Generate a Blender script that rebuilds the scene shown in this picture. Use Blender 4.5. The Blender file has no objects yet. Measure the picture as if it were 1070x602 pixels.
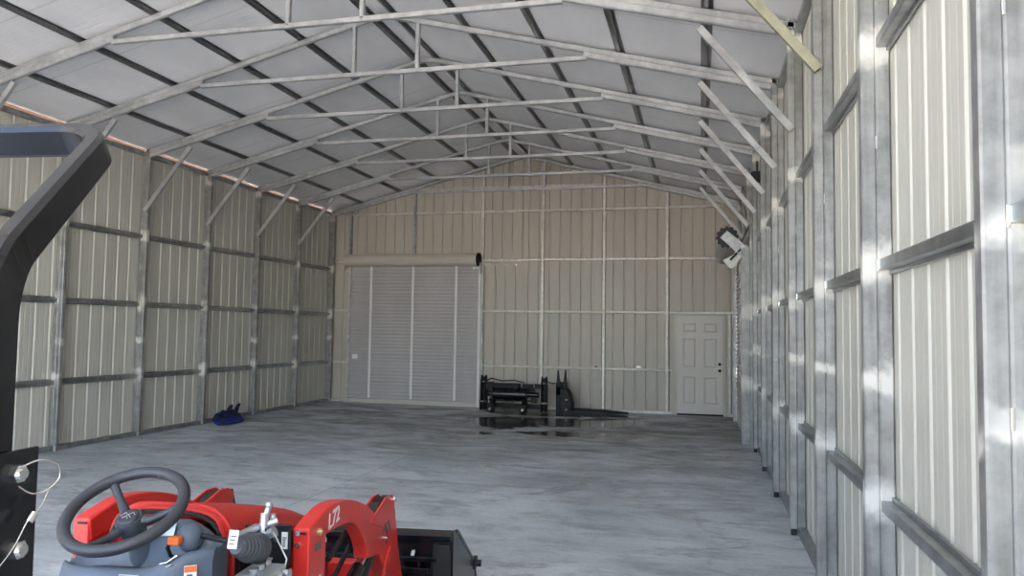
import bpy, bmesh, math, random
from mathutils import Vector, Matrix
random.seed(7)
C = bpy.context.scene.collection
SC = bpy.context.scene
PI = math.pi
def V(*a): return Vector(a)

# ------------------------------------------------------------------ object helpers
def link(o, parent=None):
    C.objects.link(o)
    if parent is not None: o.parent = parent
    return o
def tag(o, label=None, cat=None, group=None, kind=None):
    if label: o['label'] = label
    if cat: o['category'] = cat
    if group: o['group'] = group
    if kind: o['kind'] = kind
    return o
def empty(name, loc=(0, 0, 0), rz=0.0):
    o = bpy.data.objects.new(name, None); C.objects.link(o)
    o.empty_display_size = 0.1
    o.location = loc; o.rotation_euler = (0, 0, rz)
    return o

class MB:
    """collects shapes; build() links them as one mesh object"""
    def __init__(s): s.v = []; s.f = []; s.sm = []
    def add(s, verts, faces, smooth=False):
        n = len(s.v); s.v += [tuple(v) for v in verts]
        s.f += [tuple(i + n for i in f) for f in faces]; s.sm += [smooth] * len(faces)
        return s
    def box(s, a, b, M=None):
        (x0, y0, z0), (x1, y1, z1) = a, b
        vs = [V(x, y, z) for z in (z0, z1) for (x, y) in ((x0, y0), (x1, y0), (x1, y1), (x0, y1))]
        if M is not None: vs = [M @ v for v in vs]
        return s.add(vs, [(3, 2, 1, 0), (4, 5, 6, 7), (0, 1, 5, 4), (1, 2, 6, 5), (2, 3, 7, 6), (3, 0, 4, 7)])
    def loft(s, rings, closed=True, caps=True, smooth=False):
        n = len(rings[0]); vs = [p for r in rings for p in r]; fs = []
        for k in range(len(rings) - 1):
            for i in range(n if closed else n - 1):
                j = (i + 1) % n
                fs.append((k * n + i, k * n + j, (k + 1) * n + j, (k + 1) * n + i))
        s.add(vs, fs, smooth)
        if caps and closed:
            s.add(rings[0], [tuple(range(n))[::-1]]); s.add(rings[-1], [tuple(range(n))])
        return s
    def sweep(s, path, sect, up, smooth=False, closed=False, caps=True):
        """sect: list of (a,b); a along side = dir x up, b along up"""
        P = [Vector(p) for p in path]; rings = []; n = len(P)
        for i, p in enumerate(P):
            if closed: d0 = (p - P[i - 1]).normalized(); d1 = (P[(i + 1) % n] - p).normalized()
            else:
                d0 = (p - P[i - 1]).normalized() if i > 0 else None
                d1 = (P[i + 1] - p).normalized() if i < n - 1 else None
                if d0 is None: d0 = d1
                if d1 is None: d1 = d0
            d = (d0 + d1).normalized()
            u = Vector(up(i) if callable(up) else up)
            sd = d.cross(u).normalized(); uu = sd.cross(d).normalized()
            k = 1 / max(.5, d.dot(d0))
            # stretch in bend plane
            bend = (d1 - d0)
            ring = []
            for a, b in sect:
                off = sd * a + uu * b
                if bend.length > 1e-6:
                    bn = bend.normalized(); off = off + bn * (off.dot(bn) * (k - 1))
                ring.append(p + off)
            rings.append(ring)
        if closed: rings.append(rings[0]); caps = False
        return s.loft(rings, True, caps, smooth)
    def bar(s, p0, p1, w, h, up=(0, 0, 1), r=0.006):
        return s.sweep([p0, p1], rsect(w, h, r), up)
    def cyl(s, p0, p1, r, r1=None, n=20, smooth=True, caps=True):
        p0, p1 = Vector(p0), Vector(p1); d = (p1 - p0).normalized()
        u = V(0, 0, 1) if abs(d.z) < .9 else V(1, 0, 0)
        a = d.cross(u).normalized(); b = d.cross(a).normalized(); r1 = r if r1 is None else r1
        R = [[p + (a * math.cos(t) + b * math.sin(t)) * rr for t in [2 * PI * i / n for i in range(n)]] for p, rr in ((p0, r), (p1, r1))]
        return s.loft(R, True, caps, smooth)
    def lathe(s, prof, org, axis, n=32, smooth=True):
        """prof: list of (t along axis, radius)"""
        o = Vector(org); d = Vector(axis).normalized()
        u = V(0, 0, 1) if abs(d.z) < .9 else V(1, 0, 0)
        a = d.cross(u).normalized(); b = d.cross(a).normalized()
        R = [[o + d * t + (a * math.cos(q) + b * math.sin(q)) * r for q in [2 * PI * i / n for i in range(n)]] for t, r in prof]
        return s.loft(R, True, True, smooth)
    def tube(s, pts, r, n=10, up=(0, 0, 1), closed=False):
        return s.sweep(pts, [(r * math.cos(2 * PI * i / n), r * math.sin(2 * PI * i / n)) for i in range(n)], up, True, closed)
    def prism(s, poly, x0, x1, axis='x'):
        """poly in (y,z) for axis x, (x,z) for y, (x,y) for z"""
        f = {'x': lambda p, t: (t, p[0], p[1]), 'y': lambda p, t: (p[0], t, p[1]), 'z': lambda p, t: (p[0], p[1], t)}[axis]
        n = len(poly)
        return s.add([f(p, x0) for p in poly] + [f(p, x1) for p in poly],
                     [tuple(range(n))[::-1], tuple(range(n, 2 * n))] + [(i, (i + 1) % n, n + (i + 1) % n, n + i) for i in range(n)])
    def ball(s, c, r, n=14, sc=(1, 1, 1)):
        c = Vector(c); R = []
        for k in range(1, n // 2):
            t = PI * k / (n // 2)
            R.append([c + V(r * sc[0] * math.sin(t) * math.cos(q), r * sc[1] * math.sin(t) * math.sin(q), r * sc[2] * math.cos(t)) for q in [2 * PI * i / n for i in range(n)]])
        return s.loft(R, True, True, True)
    def build(s, name, mat, parent=None, bevel=0, seg=2, sub=0, solid=0, M=None):
        me = bpy.data.meshes.new(name)
        vs = s.v if M is None else [tuple(M @ Vector(v)) for v in s.v]
        me.from_pydata(vs, [], s.f); 
        bm = bmesh.new(); bm.from_mesh(me)
        for f, k in zip(bm.faces, s.sm): f.smooth = k
        bmesh.ops.recalc_face_normals(bm, faces=bm.faces)
        if bevel or sub: bmesh.ops.remove_doubles(bm, verts=bm.verts, dist=1e-5)
        bm.to_mesh(me); bm.free()
        me.materials.append(mat)
        o = bpy.data.objects.new(name, me); link(o, parent)
        if bevel:
            m = o.modifiers.new('bevel', 'BEVEL'); m.width = bevel; m.segments = seg; m.limit_method = 'ANGLE'; m.angle_limit = math.radians(35)
            m.harden_normals = False
        if sub:
            m = o.modifiers.new('sub', 'SUBSURF'); m.levels = m.render_levels = sub
        if solid:
            m = o.modifiers.new('solid', 'SOLIDIFY'); m.thickness = solid; m.offset = 0
        return o
def rsect(w, h, r=.006):
    a, b = w / 2, h / 2; r = min(r, a * .6, b * .6)
    return [(-a + r, -b), (a - r, -b), (a, -b + r), (a, b - r), (a - r, b), (-a + r, b), (-a, b - r), (-a, -b + r)]

# ------------------------------------------------------------------ materials
class N:
    def __init__(s, name):
        s.m = bpy.data.materials.new(name); s.m.use_nodes = True; s.t = s.m.node_tree
        s.b = s.t.nodes['Principled BSDF']
    def n(s, typ, **k):
        x = s.t.nodes.new('ShaderNode' + typ)
        for a, b in k.items():
            if hasattr(x, a): setattr(x, a, b)
        return x
    def l(s, a, b): s.t.links.new(a, b)
    def val(s, sock, v):
        if isinstance(v, bpy.types.NodeSocket): s.l(v, sock)
        else: sock.default_value = v
    def math(s, op, a, b=0.0, c=0.0, clamp=False):
        x = s.n('Math', operation=op, use_clamp=clamp)
        for i, q in enumerate((a, b, c)): s.val(x.inputs[i], q)
        return x.outputs[0]
    def noise(s, vec, scale, detail=4, rough=.55, dist=0.0):
        x = s.n('TexNoise'); s.l(vec, x.inputs['Vector']); x.inputs['Scale'].default_value = scale
        x.inputs['Detail'].default_value = detail; x.inputs['Roughness'].default_value = rough; x.inputs['Distortion'].default_value = dist
        return x.outputs['Fac']
    def ramp(s, f, a, b, lo=0., hi=1.):
        x = s.n('MapRange'); x.interpolation_type = 'SMOOTHSTEP'
        s.val(x.inputs['Value'], f); x.inputs['From Min'].default_value = a; x.inputs['From Max'].default_value = b
        x.inputs['To Min'].default_value = lo; x.inputs['To Max'].default_value = hi
        return x.outputs['Result']
    def mix(s, f, a, b, mode='MIX'):
        x = s.n('Mix'); x.data_type = 'RGBA'; x.blend_type = mode
        s.val(x.inputs['Factor'], f)
        for sock, q in ((x.inputs[6], a), (x.inputs[7], b)):
            if isinstance(q, bpy.types.NodeSocket): s.l(q, sock)
            else: sock.default_value = (*q, 1) if len(q) == 3 else q
        return x.outputs[2]
    def pos(s, scale=(1, 1, 1)):
        g = s.n('NewGeometry'); 
        if scale == (1, 1, 1): return g.outputs['Position']
        m = s.n('Mapping'); s.l(g.outputs['Position'], m.inputs['Vector']); m.inputs['Scale'].default_value = scale
        return m.outputs['Vector']
    def obj(s, scale=(1, 1, 1)):
        g = s.n('TexCoord'); m = s.n('Mapping'); s.l(g.outputs['Object'], m.inputs['Vector']); m.inputs['Scale'].default_value = scale
        return m.outputs['Vector']
    def sep(s, v):
        x = s.n('SeparateXYZ'); s.l(v, x.inputs[0]); return x.outputs
    def col(s, v): s.val(s.b.inputs['Base Color'], (*v, 1) if isinstance(v, tuple) and len(v) == 3 else v); return s
    def set(s, rough=None, metal=None, spec=None, coat=None):
        if rough is not None: s.val(s.b.inputs['Roughness'], rough)
        if metal is not None: s.val(s.b.inputs['Metallic'], metal)
        if spec is not None: s.b.inputs['Specular IOR Level'].default_value = spec
        if coat is not None: s.b.inputs['Coat Weight'].default_value = coat; s.b.inputs['Coat Roughness'].default_value = .12
        return s
    def bump(s, h, strength=.3, dist=.01):
        x = s.n('Bump'); s.l(h, x.inputs['Height']); x.inputs['Strength'].default_value = strength; x.inputs['Distance'].default_value = dist
        s.l(x.outputs[0], s.b.inputs['Normal']); return s

def plain(name, c, rough=.5, metal=0., var=.12, scale=14, spec=.5, coat=None, rv=.04):
    m = N(name); f = m.noise(m.pos(), scale, 3)
    a = tuple(x * (1 - var) for x in c); b = tuple(min(1, x * (1 + var)) for x in c)
    m.col(m.mix(f, a, b)); m.set(m.ramp(f, .3, .7, max(0.02, rough - rv), min(1, rough + rv)), metal, spec, coat)
    return m.m

def galvanized(name, dark, light, rough=.38, metal=.85, bands=True):
    """zinc coated tube: soft spangle, run marks, pale cold-galvanizing paint dabbed round the welds"""
    m = N(name); p = m.pos()
    s1 = m.noise(p, 9, 5, .65); s2 = m.noise(m.pos((18, 18, 1.0) if bands else (1.2, 1.2, 1.2)), 1.0, 3, .6)
    f = m.math('MULTIPLY_ADD', s1, .55, m.math('MULTIPLY', s2, .45))
    c = m.mix(m.ramp(f, .36, .64), dark, light)
    rg = m.ramp(f, .3, .7, rough - .08, rough + .1)
    if bands:
        z = m.sep(p)[2]
        w = m.noise(p, 3.2, 4, .7)
        zz = m.math('ADD', z, m.math('MULTIPLY', m.math('SUBTRACT', w, .5), .35))
        acc = None
        for zc, hw in ((.92, .12), (2.0, .13), (1.45, .07), (3.02, .10), (4.2, .10)):
            d = m.math('ABSOLUTE', m.math('SUBTRACT', zz, zc))
            q = m.ramp(d, hw * .3, hw * 1.15, 1, 0)
            acc = q if acc is None else m.math('MAXIMUM', acc, q)
        acc = m.math('MULTIPLY', acc, m.ramp(m.noise(p, 2.6, 2), .38, .54))
        c = m.mix(acc, c, (.64, .61, .56)); rg = m.math('MULTIPLY_ADD', acc, .25, rg)
        m.val(m.b.inputs['Metallic'], m.math('MULTIPLY_ADD', acc, -metal * .8, metal))
    else: m.set(metal=metal)
    m.col(c); m.set(rough=rg)
    return m.m

M = {}
M['galv'] = galvanized('galvanized_steel', (.21, .206, .198), (.35, .345, .33), .42, .5)
M['galv_far'] = galvanized('galvanized_back_wall_steel', (.42, .40, .36), (.60, .57, .52), .42, .4)
M['galv_roof'] = galvanized('galvanized_truss_steel', (.36, .36, .362), (.54, .54, .54), .42, .5, False)
M['galv_yellow'] = galvanized('galvanized_yellowish_steel', (.34, .33, .24), (.46, .44, .32), .42, .6, False)
M['galv_shaded'] = galvanized('shaded_channel_steel', (.16, .16, .16), (.24, .24, .24), .34, .9, False)  # zinc steel darkened: the shadow on the roof channels is put into the colour
M['girt'] = galvanized('galvanized_girt_steel', (.26, .27, .27), (.46, .47, .47), .36, .85, False)

def sheet(name, a, b, rough=.38):
    m = N(name); f = m.noise(m.pos((1, 1, .35)), 1.3, 4, .6); g = m.noise(m.pos((60, 60, 2)), 1, 2)
    c = m.mix(m.ramp(f, .3, .7), a, b); c = m.mix(m.math('MULTIPLY', g, .12), c, tuple(x * .8 for x in a))
    m.col(c).set(m.ramp(f, .3, .7, rough - .05, rough + .08), 0.0, .45); return m.m
M['sheet'] = sheet('painted_wall_sheet', (.50, .48, .415), (.56, .54, .475))
M['sheet_back'] = sheet('painted_back_wall_sheet', (.44, .395, .33), (.50, .45, .38))
M['door_sheet'] = sheet('door_curtain_paint', (.42, .395, .385), (.48, .45, .44), .4)
M['cream'] = plain('cream_trim_paint', (.54, .50, .43), .42, 0, .06, 5)
M['white_paint'] = plain('white_door_paint', (.60, .55, .50), .4, 0, .04, 3)
M['strap'] = plain('pale_webbing', (.78, .76, .72), .6, 0, .05, 30)
M['pink_trim'] = plain('tan_eave_trim', (.20, .085, .05), .7, 0, .08, 5)

def insulation():
    m = N('foil_insulation'); p = m.pos()
    # seams between the blanket strips run down the slope, faint quilting across
    y = m.sep(p)[1]
    s = m.math('ABSOLUTE', m.math('SUBTRACT', m.math('FRACT', m.math('DIVIDE', y, 1.22)), .5))
    seam = m.ramp(s, .485, .5)
    f = m.noise(m.pos((1, .35, 1)), 1.1, 4, .6); fine = m.noise(m.pos((2, 22, 2)), 1.6, 3)
    c = m.mix(m.ramp(f, .3, .7), (.78, .77, .79), (.90, .89, .90))
    c = m.mix(m.math('MULTIPLY', seam, .35), c, (.35, .35, .36))
    m.col(c).set(m.ramp(f, .3, .7, .42, .6), .08, .5)
    m.bump(m.math('ADD', m.math('MULTIPLY', fine, .5), m.math('MULTIPLY', f, 1.)), .5, .02)
    return m.m
M['insulation'] = insulation()

def concrete():
    m = N('stained_concrete'); p = m.pos(); x, y, z = m.sep(p)
    big = m.noise(p, .42, 6, .62, .6); mid = m.noise(m.pos((1, 1.9, 1)), 1.5, 6, .68, .3); fine = m.noise(p, 26, 4, .7)
    streak = m.noise(m.pos((.5, 3.2, 1)), 1.7, 5, .7, .8)
    c = m.mix(m.ramp(big, .32, .68), (.40, .455, .49), (.70, .735, .755))
    c = m.mix(m.ramp(mid, .46, .66, 0, .7), c, (.30, .32, .335))
    blot = m.noise(m.pos((1, 1.3, 1)), .9, 7, .72, 1.6)
    c = m.mix(m.ramp(blot, .54, .66, 0, .62), c, (.20, .205, .21))
    scuff = m.noise(m.pos((.35, 5.5, 1)), 2.6, 6, .75, 1.2)
    c = m.mix(m.ramp(scuff, .56, .70, 0, .5), c, (.24, .25, .26))
    c = m.mix(m.ramp(streak, .52, .68, 0, .5), c, (.74, .76, .78))
    c = m.mix(m.ramp(fine, .35, .75, 0, .22), c, (.26, .265, .27))
    # dark brownish blotches, stronger towards the back of the slab
    yb = m.ramp(y, 6.5, 14.5)
    dark_blot = m.math('MULTIPLY', m.ramp(m.noise(m.pos((.7, 1.6, 1)), 1.0, 6, .7, 1.0), .43, .60), m.math('MULTIPLY_ADD', yb, .75, .12))
    c = m.mix(dark_blot, c, (.17, .16, .15))
    # saw cut joints
    j1 = m.ramp(m.math('ABSOLUTE', m.math('SUBTRACT', x, -3.73)), .004, .010, 1, 0)
    j2 = m.ramp(m.math('ABSOLUTE', m.math('SUBTRACT', y, 8.0)), .004, .010, 1, 0)
    c = m.mix(m.math('MULTIPLY', m.math('MAXIMUM', j1, j2), .5), c, (.10, .10, .10))
    # wet patches
    wn = m.math('MULTIPLY', m.math('SUBTRACT', m.noise(p, 2.3, 5, .6), .5), 1.5)
    wet = None
    for cx, cy, rx, ry in WET:
        dx = m.math('DIVIDE', m.math('SUBTRACT', x, cx), rx); dy = m.math('DIVIDE', m.math('SUBTRACT', y, cy), ry)
        d = m.math('SQRT', m.math('ADD', m.math('MULTIPLY', dx, dx), m.math('MULTIPLY', dy, dy)))
        q = m.ramp(m.math('ADD', d, wn), .80, 1.10, 1, 0)
        wet = q if wet is None else m.math('MAXIMUM', wet, q)
    c = m.mix(m.math('MULTIPLY', wet, .93), c, (.022, .022, .022))
    m.col(c)
    r = m.ramp(m.math('ADD', m.math('MULTIPLY', mid, .5), m.math('MULTIPLY', fine, .5)), .35, .7, .42, .68)
    m.set(m.math('ADD', m.math('MULTIPLY', r, m.math('SUBTRACT', 1, wet)), m.math('MULTIPLY', wet, .13)), 0, .5)
    h = m.math('MULTIPLY', m.math('ADD', m.math('MULTIPLY', fine, .6), mid), m.math('SUBTRACT', 1, wet))
    m.bump(h, .22, .006)
    return m.m
WET = [(-3.45, 13.55, .80, .95), (-2.25, 13.9, 1.25, .75), (-1.55, 14.3, .75, .6), (-3.55, 11.95, .42, .22), (-2.15, 12.3, .85, .32), (-1.25, 12.35, .40, .42), (-3.2, 15.2, 1.2, .45), (-2.0, 15.3, .9, .35)]
M['concrete'] = concrete()

def gravel():
    m = N('gravel_ground'); p = m.pos(); f = m.noise(p, 3, 6, .7); g = m.noise(p, 40, 3)
    m.col(m.mix(m.ramp(f, .3, .7), (.52, .47, .40), (.68, .62, .54))).set(.9); m.bump(g, .6, .02); return m.m
M['gravel'] = gravel()

RED = (.68, .034, .026)
M['red'] = plain('tractor_red_paint', RED, .34, 0, .05, 6, .4, .15)
M['red_plastic'] = plain('tractor_red_hood', (.56, .026, .020), .38, 0, .05, 5, .4, .1)
M['black_paint'] = plain('black_steel_paint', (.0035, .004, .0055), .25, 0, .06, 3, .5, None, .015)
M['black_dull'] = plain('dull_black_steel', (.010, .010, .011), .5, 0, .4, 20, .4)
M['rubber'] = plain('black_rubber', (.018, .018, .02), .62, 0, .3, 30, .4)
M['wheel_grip'] = plain('steering_wheel_plastic', (.035, .037, .045), .42, 0, .15, 60, .5)
M['cowl'] = plain('slate_grey_plastic', (.10, .125, .16), .42, 0, .08, 60, .5)
M['cowl_dark'] = plain('dark_grey_plastic', (.05, .055, .065), .5, 0, .1, 60, .4)
M['bellow'] = plain('grey_rubber_bellows', (.085, .09, .10), .5, 0, .1, 40, .4)
M['chrome'] = plain('bright_zinc_hardware', (.82, .82, .80), .22, 1, .08, 40)
M['hyd'] = plain('silver_hydraulic_casting', (.55, .56, .57), .38, .8, .15, 30)
M['orange'] = plain('orange_plastic', (.85, .17, .03), .4, 0, .05, 20)
M['white'] = plain('white_label', (.82, .82, .80), .45, 0, .04, 30)
M['ink'] = plain('dark_label_ink', (.10, .10, .11), .5, 0, .1, 30)
M['dark_metal'] = plain('black_attachment_steel', (.004, .004, .004), .5, 0, .3, 12, .25)
M['worn_steel'] = plain('worn_bare_steel', (.30, .29, .27), .4, .9, .3, 12)
M['blue'] = plain('blue_nylon', (.012, .03, .22), .45, 0, .25, 18, .4)
M['navy'] = plain('navy_nylon', (.010, .014, .045), .55, 0, .25, 18, .3)
M['brass'] = plain('yellow_zinc_bolt', (.72, .60, .30), .3, .9, .1, 40)
M['seat'] = plain('black_vinyl', (.02, .02, .022), .45, 0, .1, 40)

# ------------------------------------------------------------------ building dimensions
XL, XR = -8.18, 0.72            # inner faces of the columns
T = 0.063                       # square tube
PLX, PRX = XL - 2 * T - .004, XR + 2 * T + .004   # inner faces of the wall sheets
XC = (XL + XR) / 2
FY = lambda k: 8.309 + k * 1.518    # near face of frame k
FRONT, BACK = -2.4, 16.03
def zroof(x, off=0.0): return 4.24 + off + .25 * ((x - XL) if x < XC else (XR - x))   # off=0: underside of the lower rafter tube
SOFF = 2 * T * 1.031            # top of the double rafter
HAT = 0.036
ROOF = SOFF + HAT + .002

# ---- setting: floor, ground, ceiling, walls
f = MB().box((PLX - .06, FRONT - .25, -.12), (PRX + .06, BACK + .08, 0)).build('floor', M['concrete']); tag(f, 'bluish grey stained concrete slab floor of the shed', 'floor', kind='structure')
g = MB().box((-70, -70, -.3), (70, 70, -.115)).build('ground', M['gravel']); tag(g, 'pale gravel ground outside the shed', 'ground', kind='structure')

def rib_profile(a0, a1, pitch=.229, depth=.017):
    """(along, out) points of an inside face of ribbed sheet from a0 to a1; out > 0 is away from the room"""
    pts = [(a0, 0)]; n = int((a1 - a0) / pitch) + 2
    for i in range(n):
        c = a0 + pitch * (i + .5)
        loc = [(-.021, 0), (-.009, depth), (.009, depth), (.021, 0)]
        mn = []
        for mm in (pitch * .33, pitch * .67): mn += [(mm - .012, 0), (mm - .004, .0013), (mm + .004, .0013), (mm + .012, 0)]
        pts += [(c + u, w) for u, w in loc + mn]
    out = [q for q in pts if a0 <= q[0] <= a1]; out.append((a1, 0)); return out
def sheet_wall(mb, a0, a1, z0, z1, conv):
    pr = rib_profile(a0, a1)
    f0 = z0 if callable(z0) else (lambda a: z0); f1 = z1 if callable(z1) else (lambda a: z1)
    mb.loft([[conv(a, w, f0(a)) for a, w in pr], [conv(a, w, f1(a)) for a, w in pr]], closed=False, caps=False)
EAVE = 4.345
mb = MB(); sheet_wall(mb, FRONT, BACK, .0, EAVE, lambda a, w, z: (PLX - w, a, z)); o = mb.build('wall_left', M['sheet'], solid=.001)
tag(o, 'left wall of pale ribbed metal sheets', 'wall', kind='structure')
DY0, DY1, DZ = 12.16, 15.2, 3.05
mb = MB(); cv = lambda a, w, z: (PRX + w, a, z)
EAVE = 4.36
sheet_wall(mb, FRONT, DY0, 0, EAVE + .03, cv); sheet_wall(mb, DY0, DY1, DZ, EAVE + .03, cv); sheet_wall(mb, DY1, BACK, 0, EAVE + .03, cv)
o = mb.build('wall_right', M['sheet'], solid=.001); tag(o, 'right wall of pale ribbed metal sheets', 'wall', kind='structure')
# back wall with two openings and gable
RX0, RX1, RZ = -7.76, -4.70, 3.10
MX0, MX1, MZ = -0.50, 0.465, 2.06
mb = MB(); cv = lambda a, w, z: (a, BACK + w, z); top = lambda a: zroof(a, ROOF + .025)
sheet_wall(mb, PLX, RX0, 0, top, cv); sheet_wall(mb, RX0, XC, RZ, top, cv) ; sheet_wall(mb, RX1, XC, 0, RZ, cv)
sheet_wall(mb, XC, MX0, 0, top, cv); sheet_wall(mb, MX0, MX1, MZ, top, cv); sheet_wall(mb, MX1, PRX, 0, top, cv)
o = mb.build('wall_back', M['sheet_back'], solid=.001); tag(o, 'beige back gable wall of ribbed metal sheets', 'wall', kind='structure')
# roof deck with insulation under it
mb = MB(); ov = .16
for s in (1, -1):
    xe = PLX - ov if s > 0 else PRX + ov
    n = 24
    xs = [xe + (XC - xe) * i / n for i in range(n + 1)]
    ys = [FRONT - .25 + (BACK + .2 - FRONT + .25) * j / 48 for j in range(49)]
    vs = [(x, y, zroof(x, ROOF) - 0 + .003 * (1 + math.sin(y * 4.1 + x * 2))) for x in xs for y in ys]
    mb.add(vs, [(i * 49 + j, (i + 1) * 49 + j, (i + 1) * 49 + j + 1, i * 49 + j + 1) for i in range(n) for j in range(48)], True)
    vs = [(x, y, zroof(x, ROOF + .04)) for x in (xe, XC) for y in (ys[0], ys[-1])]
    mb.add(vs, [(0, 1, 3, 2)])
o = mb.build('ceiling', M['insulation']); tag(o, 'sloping roof underside lined with silvery white insulation', 'ceiling', kind='structure')
for nm, x in (('trim_left_eave', PLX - ov), ('trim_right_eave', PRX + ov)):
    s = 1 if x < XC else -1
    zt = zroof(x, ROOF)
    o = MB().box((min(x, x + .012 * s), FRONT - .25, zt - .17), (max(x, x + .012 * s), BACK + .2, zt + .04)).add([(x, FRONT - .25, zt - .002), (x, BACK + .2, zt - .002), (x + s * (ov - .004), BACK + .2, zt - .002 + .25 * ov), (x + s * (ov - .004), FRONT - .25, zt - .002 + .25 * ov)], [(0, 1, 2, 3)]).build(nm, M['pink_trim'])
    tag(o, ('left' if s > 0 else 'right') + ' eave trim strip in tan paint outside the wall top', 'trim', kind='structure')
# head rail along the wall top behind the columns, and base rails
for side, x0, x1 in (('left', PLX + .002, PLX + .002 + T), ('right', PRX - .002 - T, PRX - .002)):
    ya = [(FRONT, BACK)] if side == 'left' else [(FRONT, DY0), (DY1, BACK)]
    mb = MB()
    for a, b in ya: mb.bar(((x0 + x1) / 2, a, .036), ((x0 + x1) / 2, b, .036), T, .066)
    o = mb.build('baseboard_' + side, M['girt']); tag(o, 'galvanized base rail along the foot of the %s wall' % side, 'rail', kind='structure')
    o = MB().bar(((x0 + x1) / 2, FRONT, 4.285), ((x0 + x1) / 2, BACK, 4.285), T, .06).build('trim_%s_head_rail' % side, M['girt'])
    tag(o, 'galvanized head rail along the top of the %s wall' % side, 'rail', kind='structure')
mb = MB()
for a, b in ((PLX, RX0 - .03), (RX1 + .05, MX0 - .06), (MX1 + .06, PRX)): mb.bar((a, BACK - .034, .034), (b, BACK - .034, .034), .06, .06)
o = mb.build('baseboard_back', M['galv_far']); tag(o, 'galvanized base rail along the foot of the back wall', 'rail', kind='structure')

# ------------------------------------------------------------------ welded frames
ORD = ['end', 'first', 'second', 'third', 'fourth', 'fifth', 'sixth', 'seventh', 'eighth', 'ninth', 'tenth']
def channel_sect(w, h, t=.004, lip=.012):
    a, b = w / 2, h / 2
    return [(-a, -b), (a, -b), (a, -b + lip), (a - t, -b + lip), (a - t, -b + t), (-a + t, -b + t), (-a + t, b - t), (a - t, b - t), (a - t, b - lip), (a, b - lip), (a, b), (-a, b)]
for i, k in enumerate(range(5, -6, -1)):
    y0 = FY(k); yc = y0 + T / 2
    root = empty('steel_frame', (XC, yc, 0))
    if i == 0: lab = 'galvanized end frame and truss standing against the beige back wall'
    else: lab = 'galvanized steel truss frame with wall columns, %s one before the back wall end frame' % ORD[i]
    tag(root, lab, 'frame', 'welded frames carrying the roof')
    W = Matrix.Translation((-XC, -yc, 0))
    far = k >= 4
    for s, xi in ((-1, XL), (1, XR)):
        # pair of tubes per column
        for j in (0, 1):
            x = xi + s * (T / 2 + j * T)
            if s > 0 and DY0 - .1 < y0 < DY1 - .1:
                zb = DZ + .35
            else: zb = .07 if s < 0 else .055
            zt = zroof(x, SOFF if j == 0 else .09)
            m = MB().bar((x, yc, zb), (x, yc, zt), T, T, (0, 1, 0), .007)
            c = m.build('column_tube', M['galv'], root, M=W)
            if j == 0 and zb < 1:
                fb = MB().bar((x, yc, 0.0), (x, yc, zb + .02), T * .7, T * .7, (0, 1, 0)).bar((x + s * T, yc, .0), (x + s * T, yc, zb + .02), T * .7, T * .7, (0, 1, 0))
                fb.build('foot_gap_block', M['black_dull'] if s > 0 else M['girt'], root, M=W)  # right feet: black fill stands in for the dark gap under the tubes
        # weld beads in the seam
        for zc in (1.45, 1.98, 2.55) if k < 3 else ():
            MB().bar((xi + s * T, y0 - .001, zc - .03), (xi + s * T, y0 - .001, zc + .03), .010, .008, (0, 1, 0), .002).build('weld_bead', M['chrome'], root, M=W)
        # rafters
        z1 = lambda x: zroof(x, T / 2 * 1.03)
        z2 = lambda x: zroof(x, T * 1.5 * 1.03)
        xs = xi - s * 2.0
        MB().bar((xi, yc, z1(xi)), (xs, yc, z1(xs)), T, T, (0, 0, 1), .012).build('rafter_stub', M['galv_roof'], root, M=W)
        xo = xi + s * .10
        pk = XC + s * .12
        MB().sweep([(xo, yc, z2(xo)), (pk, yc, z2(pk)), (XC, yc, z2(pk) + .012)], rsect(T, T, .012), (0, 0, 1)).build('rafter', M['galv_roof'], root, M=W)
        # knee brace, an open channel lapped on the near face
        bx0, bz0 = xi + s * .030, 3.405
        bx1, bz1 = xi - s * .735, 4.355
        mt = M['galv_yellow'] if k == -2 and s > 0 else M['galv_roof']
        if k < 5: MB().sweep([(bx0, y0 - .022, bz0), (bx1, y0 - .022, bz1)], channel_sect(.04, .062), (1, 0, .8)).build('knee_brace', mt, root, M=W)
        # peak post
        xp = XC + s * .41 + .05
        MB().bar((xp, yc - .002, 4.735), (xp, yc - .002, zroof(xp, T * 1.03)), .05, .05, (0, 1, 0)).build('king_post', M['galv_roof'], root, M=W)
    MB().bar((XL + 1.97, yc - .002, 4.735), (XR - 1.97, yc - .002, 4.735), .05, .052, (0, 0, 1)).build('tie_beam', M['galv_roof'], root, M=W)

# purlins: hat channels along the roof
CXP = -3.755
hat = [(-.055, HAT), (-.055, HAT - .002), (-.028, HAT - .002), (-.018, 0), (.018, 0), (.028, HAT - .002), (.055, HAT - .002), (.055, HAT), (.024, HAT), (.015, .003), (-.015, .003), (-.024, HAT)]
WORD = ['beside the ridge', 'second down from the ridge', 'third down from the ridge', 'fourth down from the ridge', 'nearest the eave']
for s, sn in ((-1, 'left'), (1, 'right')):
    for i, d in enumerate((.14, 1.05, 1.95, 2.87, 3.80)):
        x = CXP + s * d; z = zroof(x, SOFF)
        ang = -math.atan(.25) * s
        sec = [V(a, 0, b) for a, b in hat]
        R = Matrix.Rotation(-ang, 3, 'Y')
        if s > 0: R = Matrix.Rotation(math.atan(.25), 3, 'Y')
        else: R = Matrix.Rotation(-math.atan(.25), 3, 'Y')
        rg = [[V(x, y, z) + R @ q for q in sec] for y in (FRONT, BACK - .005)]
        o = MB().loft(rg).build('roof_purlin', M['galv_shaded']); tag(o, 'long dark hat channel purlin under the %s roof slope, %s' % (sn, WORD[i]), 'purlin', 'hat channel purlins under the roof')

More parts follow.
